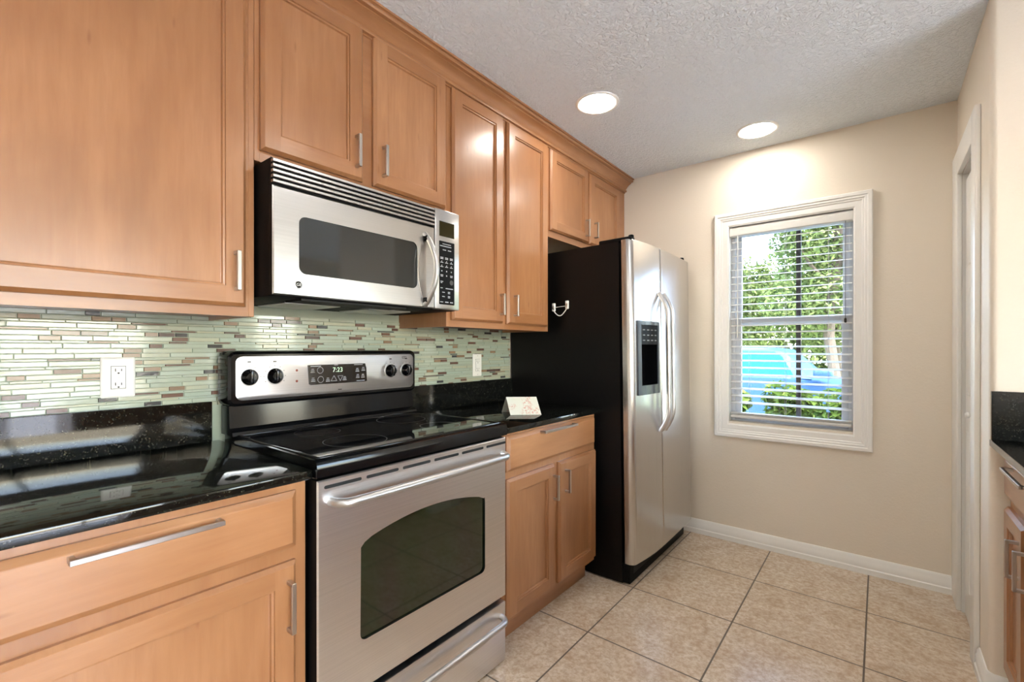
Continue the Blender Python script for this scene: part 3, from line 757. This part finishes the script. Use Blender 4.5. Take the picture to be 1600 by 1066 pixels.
# dispenser surround follows the bow of the door
m = MB(); DM = plain('dispenser_grey_plastic', lin(46, 52, 60), .25)
def disp_pt(y, z, e): return (fx(f1(y)+e), y, z)
def disp_patch(a, b, c, d, e, mat, n=4):
    for i in range(n):
        y0, y1 = a+(b-a)*i/n, a+(b-a)*(i+1)/n
        m.add([disp_pt(y0, c, e), disp_pt(y1, c, e), disp_pt(y1, d, e), disp_pt(y0, d, e), disp_pt(y0, c, -.002), disp_pt(y1, c, -.002), disp_pt(y1, d, -.002), disp_pt(y0, d, -.002)],
              [[0, 1, 2, 3], [0, 4, 5, 1], [1, 5, 6, 2], [2, 6, 7, 3], [3, 7, 4, 0]], mat)
Y0, Y1 = 1.660, 1.902
disp_patch(Y0, HY0, .972, 1.365, .006, DM); disp_patch(HY1, Y1, .972, 1.365, .006, DM, 2)
disp_patch(HY0, HY1, .972, HZ0, .006, DM); disp_patch(HY0, HY1, 1.345, 1.365, .006, DM)
dsp = obj('dispenser', m, fd)
m = MB(); disp_patch(HY0, HY1, HZ1, 1.345, .004, M['black']); cpd = obj('dispenser_controls', m, dsp)
m = MB()
for r_ in range(3):
    for c_ in range(4):
        y = HY0+.028+.044*c_; z = 1.262+.028*r_
        m.add([disp_pt(y-.012, z-.003, .0045), disp_pt(y+.012, z-.003, .0045), disp_pt(y+.012, z+.003, .0045), disp_pt(y-.012, z+.003, .0045)], [[0, 1, 2, 3]], M['ring'])
obj('control_legends', m, dsp, 0)
m = MB(); cxb = fx(.692)
a0, a1 = disp_pt(HY0, 0, 0)[0], disp_pt(HY1, 0, 0)[0]
v = [(a0, HY0, HZ0), (a1, HY1, HZ0), (a1, HY1, HZ1), (a0, HY0, HZ1), (cxb, HY0+.01, HZ0), (cxb, HY1-.01, HZ0), (cxb, HY1-.01, HZ1), (cxb, HY0+.01, HZ1)]
m.add(v, [[0, 1, 5, 4], [1, 2, 6, 5], [2, 3, 7, 6], [3, 0, 4, 7], [4, 5, 6, 7]], M['blackgloss'])
obj('dispenser_recess', m, dsp)
def fhandle(y, front):
    pts = []; n = 24
    for i in range(n+1):
        f = i/n; z = .755+.775*f; g = min(f, 1-f); s_ = min(1, g/.16); s_ = math.sin(PI/2*s_)
        pts.append((fx(front+.002+.050*s_), y+(.006 if y < FYM else -.006)*s_*0, z))
    return MB().tube(pts, .0125, M['satin'], 16)
obj('handle', fhandle(1.908, f1(1.908)), fd); obj('handle', fhandle(1.979, f2(1.979)), rd)
fr.rotation_euler = (0, -.0138, 0)
fr.location.z = .002

# ------------------------------------------------------------------ small things
# folded card
A_, B_, Cc = Vector((.436, 1.081, CT+.0005)), Vector((.544, 1.183, CT+.0005)), Vector((.332, 1.141, CT+.0005))
# ridge runs parallel to the base edge A-B, above the middle of the two bases
back = (B_-A_); dep = Cc-A_
mid = A_+dep*.5; rid0 = Vector((mid.x, mid.y, CT+.080)); rid1 = rid0+back
m = MB(); t = .0012
def leaf_card(p, q, r_, s_):
    n = (q-p).cross(r_-p).normalized()*t
    m.add([p, q, r_, s_, p+n, q+n, r_+n, s_+n], [[0, 1, 2, 3], [4, 5, 6, 7], [0, 1, 5, 4], [1, 2, 6, 5], [2, 3, 7, 6], [3, 0, 4, 7]], M['card'])
leaf_card(A_, B_, rid1, rid0); leaf_card(A_+dep, B_+dep, rid1, rid0)
cd = obj('folded_card', m, smooth=0)
tag(cd, 'folded tent card with faint pink print standing on the black granite counter', 'card')

# child-lock strap on the refrigerator side
ys = 1.612
st = thing('refrigerator_safety_strap', (.38, ys, 1.45), 'small clear plastic safety strap stuck on the black side of the refrigerator', 'strap')
for x, z in ((.334, 1.468), (.424, 1.478)):
    m = MB(); m.box(x-.011, x+.011, ys-.0100, ys-.0002, z-.024, z+.024, M['clear'], .0048, 3); pd = obj('adhesive_pad', m, st)
    obj('latch_button', MB().box(x-.006, x+.006, ys-.014, ys-.008, z-.012, z+.008, M['nickel'], .003, 2), pd)
pts = [(.334+.09*i/16, ys-.008, 1.448-.035*math.sin(PI*i/16)+.01*i/16) for i in range(17)]
obj('strap_loop', MB().tube(pts, .0028, M['clear'], 8), st)
obj('strap_wire', MB().tube([(.334, ys-.009, 1.466), (.424, ys-.009, 1.472)], .0018, M['clear'], 8), st)

# outlets
def outlet(y0, y1, z0, z1, label, gfci):
    r = thing('wall_outlet', (.009, (y0+y1)/2, (z0+z1)/2), label, 'outlet', 'white wall outlets on the tiled backsplash')
    m = MB()
    lo = lambda i, x: [(x, p[0], p[1]) for p in rr_loop(y0+i, y1-i, z0+i, z1-i, .004, 3)]
    m.sweep_rect([lo(0, .0086), lo(0, .0115), lo(.004, .0148), lo(.007, .0152)], M['plate']); obj('cover_plate', m, r)
    yc, zc_ = (y0+y1)/2, (z0+z1)/2; m = MB(); m.box(.0150, .01535, yc-.0178, yc+.0178, zc_-.0345, zc_+.0345, M['slot'])
    m.box(.0150, .0172, yc-.0168, yc+.0168, zc_-.0335, zc_+.0335, M['plate'], .001, 1); fc = obj('receptacle', m, r)
    X0, X1 = .0168, .01745
    for s_ in (-1, 1):
        m = MB(); zz = zc_+s_*.021
        m.box(X0, X1, yc-.0082, yc-.0060, zz-.003, zz+.006, M['slot']); m.box(X0, X1, yc+.0060, yc+.0082, zz-.002, zz+.005, M['slot'])
        m.lathe((X0, yc, zz-.008), (1, 0, 0), [(.0026, 0), (.0026, .0007), (.0002, .0007)], M['slot'], 10)
        obj('socket_holes', m, fc)
    if gfci:
        for a_, b_ in ((-.010, -.0006), (.0006, .010)): obj('test_button', MB().box(.0170, .0180, yc+a_, yc+b_, zc_-.004, zc_+.004, M['plate'], .0006, 1), fc)
    for zz in (z0+.010, z1-.010): obj('cover_screw', MB().lathe((.015, yc, zz), (1, 0, 0), [(.0028, 0), (.0024, .0010), (.0003, .0011)], M['nickel'], 10), r)
outlet(-.318, -.237, 1.084, 1.205, 'white outlet with test buttons on the tiles left of the range', True)
outlet(1.270, 1.341, 1.073, 1.199, 'narrow white outlet on the tiles between the range and the refrigerator', False)

# window blind
bl = thing('window_blind', (1.374, D+.03, 1.98), 'open white horizontal slat blind hanging inside the window', 'blind')
bx0, bx1, by = 1.058, 1.684, D+.032
m = MB(); m.prism([(by-.030, 1.945), (by-.034, 1.950), (by-.034, 1.988), (by-.028, 1.996), (by-.028, 2.000), (by+.024, 2.000), (by+.024, 1.945)], 'x', bx0-.004, bx1+.004, M['blind']); obj('headrail', m, bl)
m = MB(); z = 1.912
k = 0
while z > .845:
    sec = [(by+q, z+.18*q+c_) for q, c_ in ((-.0245, -.0012), (-.012, .0012), (0, .002), (.012, .0012), (.0245, -.0012))]
    m.prism(sec+[(a, b-.0018) for a, b in sec[::-1]], 'x', bx0, bx1, M['blind']); z -= .0445
obj('slats', m, bl)
m = MB(); m.box(bx0, bx1, by-.025, by+.025, .789, .808, M['blind'], .004)
for i in range(3): m.box(bx0, bx1, by-.0245, by+.0245, .811+.0045*i, .8135+.0045*i, M['blind'])
obj('bottom_rail', m, bl)
m = MB()
for x in (1.165, 1.36, 1.575):
    for yy in (by-.0255, by+.0255): m.tube([(x, yy, .80), (x, yy, 1.95)], .0008, M['blind'], 5)
obj('ladder_cord', m, bl)
m = MB(); m.tube([(1.655, by-.030, 1.945), (1.655, by-.031, 1.40)], .0014, M['slot'], 6); m.lathe((1.655, by-.031, 1.375), (0, 0, 1), [(.003, 0), (.006, .004), (.006, .022), (.002, .028)], M['slot'], 10); obj('pull_cord', m, bl)
m = MB(); m.tube([(1.10, by-.031, 1.945), (1.10, by-.032, 1.30)], .0035, M['clear'], 6); obj('tilt_wand', m, bl)

# ------------------------------------------------------------------ outside the window
GZ0 = -.15
struct('ground', MB().box(-14, 2.8, D+.15, 30, GZ0-.1, GZ0, M['grassm']).box(2.8, 14, YN+.15, 30, GZ0-.1, GZ0, M['grassm'])); 
bpy.data.objects['ground']['kind'] = 'structure'
struct('patio_ground', MB().box(XE+.13, XE+14, -16, YN+.14, GZ0-.1, GZ0, M['concrete']))  # unseen ground, made pale to bounce sunlight up to the ceiling
struct('driveway', MB().box(-12, 12, 6.2, 9.6, GZ0, GZ0+.012, M['asphalt']))
struct('planting_bed', MB().box(-3, 2.8, D+.3, 5.6, GZ0, GZ0+.03, M['mulch']))
def leaves(m, centers, n, size, mat, rnd, up=.4):
    for _ in range(n):
        c, r = rnd.choice(centers)
        while True:
            d = Vector((rnd.uniform(-1, 1), rnd.uniform(-1, 1), rnd.uniform(-1, 1)))
            if .15 < d.length < 1: break
        d = d.normalized()*(d.length**.4)
        p = Vector(c)+Vector((d.x*r[0], d.y*r[1], d.z*r[2]))
        nrm = (d+Vector((rnd.uniform(-1, 1), rnd.uniform(-1, 1), rnd.uniform(-1, 1)+up))).normalized()
        u = nrm.orthogonal().normalized(); u = (Matrix.Rotation(rnd.uniform(0, 2*PI), 3, nrm) @ u); v = nrm.cross(u); s = size*rnd.uniform(.6, 1.3)
        m.add([p-u*s, p+v*s*.42-u*s*.1+nrm*s*.1, p+u*s, p-v*s*.42-u*s*.1+nrm*s*.1], [[0, 1, 2, 3]], mat)
def tree(x, y, h, crown, n, size, label, seed, tr=.11):
    rnd = random.Random(seed); r = thing('leafy_tree', (x, y, GZ0), label, 'tree', 'trees across the driveway')
    m = MB(); pts = [(x+.1*math.sin(i*1.3+seed), y, GZ0+h*.8*i/6) for i in range(7)]; m.tube(pts, tr, M['bark'], 10)
    for i in range(5):
        a = rnd.uniform(0, 6.28); z = GZ0+h*rnd.uniform(.3, .6); m.tube([(x, y, z), (x+.6*math.cos(a), y+.6*math.sin(a), z+.5), (x+1.2*math.cos(a), y+1.0*math.sin(a), z+1.2)], tr*.35, M['bark'], 6)
    obj('trunk', m, r)
    m = MB(); cs = [((x+rnd.uniform(-1, 1)*crown*.75, y+rnd.uniform(-.6, .6)*crown, GZ0+h*rnd.uniform(.32, .98)), (crown*rnd.uniform(.25, .45),)*3) for _ in range(40)]
    leaves(m, cs, n, size, M['leaf_a'], rnd); obj('foliage', m, r, 0)
tree(-2.0, 15.7, 4.1, 1.5, 11000, .075, 'lower leafy tree with open sky above it, seen at the left of the window', 3)
tree(1.0, 12.0, 6.2, 1.45, 15000, .07, 'tall leafy tree seen through the right half of the window', 8)
tree(4.0, 15.7, 6.5, 1.5, 5000, .09, 'leafy tree behind the right edge of the window', 21)
tree(.7, 19.2, 5.2, 1.5, 9000, .085, 'distant leafy tree behind the dark window bar', 33)
tree(-3.4, 19.4, 4.4, 1.5, 5000, .085, 'distant leafy tree beyond the left window jamb', 41)
rnd = random.Random(77); m = MB()
leaves(m, [((x_, 23+.3*(k_ % 3), GZ0+z_), (1.5, .9, 1.1)) for k_, (x_, z_) in enumerate([(x_, z_) for x_ in (-8, -6, -4.3, -2.6, -.9, .8, 2.5, 4.2, 6) for z_ in (.8, 2.2, 3.6, 5.0, 6.4, 7.8, 9.2) if z_ < (4.4 if x_ < -2 else 5.4 if x_ < -.5 else 10)])], 22000, .17, M['leaf_a'], rnd)
hg = obj('undergrowth', m, smooth=0); hg['kind'] = 'stuff'; tag(hg, 'dense green undergrowth behind the trees outside', 'undergrowth')
for i, (x, y, lb) in enumerate(((-.08, 5.0, 'leafy green shrub outside the window, below the rear of the car window'), (.50, 4.45, 'leafy green shrub outside the window, left of the dark bar'),
                            (1.08, 5.0, 'leafy green shrub outside the window, just right of the dark bar'), (1.66, 4.45, 'leafy green shrub outside the window, in its lower right corner'))):
    rnd = random.Random(100+i); r = thing('leafy_shrub', (x, y, GZ0+.03), lb, 'shrub', 'shrubs below the window')
    m = MB()
    for k in range(6):
        a = k*1.05; m.tube([(x, y, GZ0+.02), (x+.12*math.cos(a), y+.1*math.sin(a), GZ0+.45), (x+.2*math.cos(a), y+.16*math.sin(a), GZ0+.8)], .008, M['bark'], 5)
    obj('stem', m, r)
    m = MB(); leaves(m, [((x+rnd.uniform(-.13, .13), y+rnd.uniform(-.1, .1), GZ0+.82+rnd.uniform(-.1, .1)), (.19, .15, .15)) for _ in range(6)], 850, .062, M['leaf_b'], rnd, .8); obj('foliage', m, r, 0)
# pale blue car beyond the shrubs, nose to the right
CX, CY = -.10, 7.6
car = thing('car', (CX, CY, GZ0+.012), 'pale blue car parked beyond the shrubs, seen through the lower window sash', 'car')
g = GZ0+.012
m = MB()
low = [(-2.2, .28), (-2.25, .55), (-2.2, .88), (-1.9, .95), (.9, .96), (1.3, .93), (2.0, .80), (2.2, .62), (2.22, .34), (1.9, .22), (-1.9, .22)]
cab = [(-1.85, .95), (-1.70, 1.15), (-1.35, 1.32), (-.6, 1.38), (.62, 1.375), (.84, 1.35), (.95, 1.27), (1.20, .93)]
def carloft(mm, pts, ya, yb, yc_, mat):
    secs = [(CY-yb, .96), (CY-ya, 1.0), (CY+ya, 1.0), (CY+yb, .96)]; zc0 = sum(p[1] for p in pts)/len(pts)
    rings = [[(CX+p[0]*s, y, g+zc0+(p[1]-zc0)*s) for p in pts] for y, s in secs]
    n = len(pts); vs_ = [p for r in rings for p in r]; fs_ = [[i*n+k, i*n+(k+1) % n, (i+1)*n+(k+1) % n, (i+1)*n+k] for i in range(3) for k in range(n)]
    fs_ += [list(range(n)), [3*n+k for k in range(n)]]; mm.add(vs_, fs_, mat)
carloft(m, low, .80, .88, 0, M['carpaint']); bd = obj('body', m, car)
m = MB(); n = len(cab)
ring_ = lambda y, sx, zf: [(CX-.25+(p[0]+.25)*sx, y, g+.95+(p[1]-.95)*zf) for p in cab]
rs = [ring_(CY-.84, 1.0, .0), ring_(CY-.66, .97, .93), ring_(CY-.56, .97, 1.0), ring_(CY+.56, .97, 1.0), ring_(CY+.66, .97, .93), ring_(CY+.84, 1.0, .0)]
vs_ = [p for r in rs for p in r]; m.add(vs_, [[i*n+k, i*n+(k+1) % n, (i+1)*n+(k+1) % n, (i+1)*n+k] for i in range(5) for k in range(n)], M['carpaint']); obj('cabin', m, car)
def side_y(z): f = (z-.95)/(.93*.43); return CY-.84+.18*f
def sidewin(pts, name):
    m = MB(); v = []
    for x, z in pts: v += [(CX+x, side_y(z)-.004, g+z)]
    for x, z in pts: v += [(CX+x, side_y(z)+.02, g+z)]
    k = len(pts); m.add(v, [list(range(k))]+[[i, (i+1) % k, k+(i+1) % k, k+i] for i in range(k)], M['carglass']); obj(name, m, car)
sidewin([(-1.45, .985), (-.36, .985), (-.40, 1.315), (-.95, 1.30), (-1.25, 1.21)], 'rear_side_window')
sidewin([(-.28, .985), (.98, .985), (.90, 1.12), (.82, 1.25), (.72, 1.318), (-.32, 1.322)], 'front_side_window')
for x in (-1.4, 1.4):
    for s_ in (-1, 1):
        wl_ = obj('wheel', MB().lathe((CX+x, CY+s_*.72, g+.31), (0, s_, 0), [(.31, -.09), (.31, .09), (.28, .11), (.20, .115), (.19, .10), (.02, .12)], M['rubber'], 28), car)
        obj('hubcap', MB().lathe((CX+x, CY+s_*.72, g+.31), (0, s_, 0), [(.19, .098), (.17, .118), (.02, .128)], M['satin'], 20), wl_)
m = MB(); m.box(CX+1.22, CX+1.44, CY-1.06, CY-.90, g+.98, g+1.10, M['carpaint'], .04, 3); m.box(CX+1.24, CX+1.30, CY-.92, CY-.80, g+.97, g+1.01, M['black'], .01); obj('side_mirror', m, car)
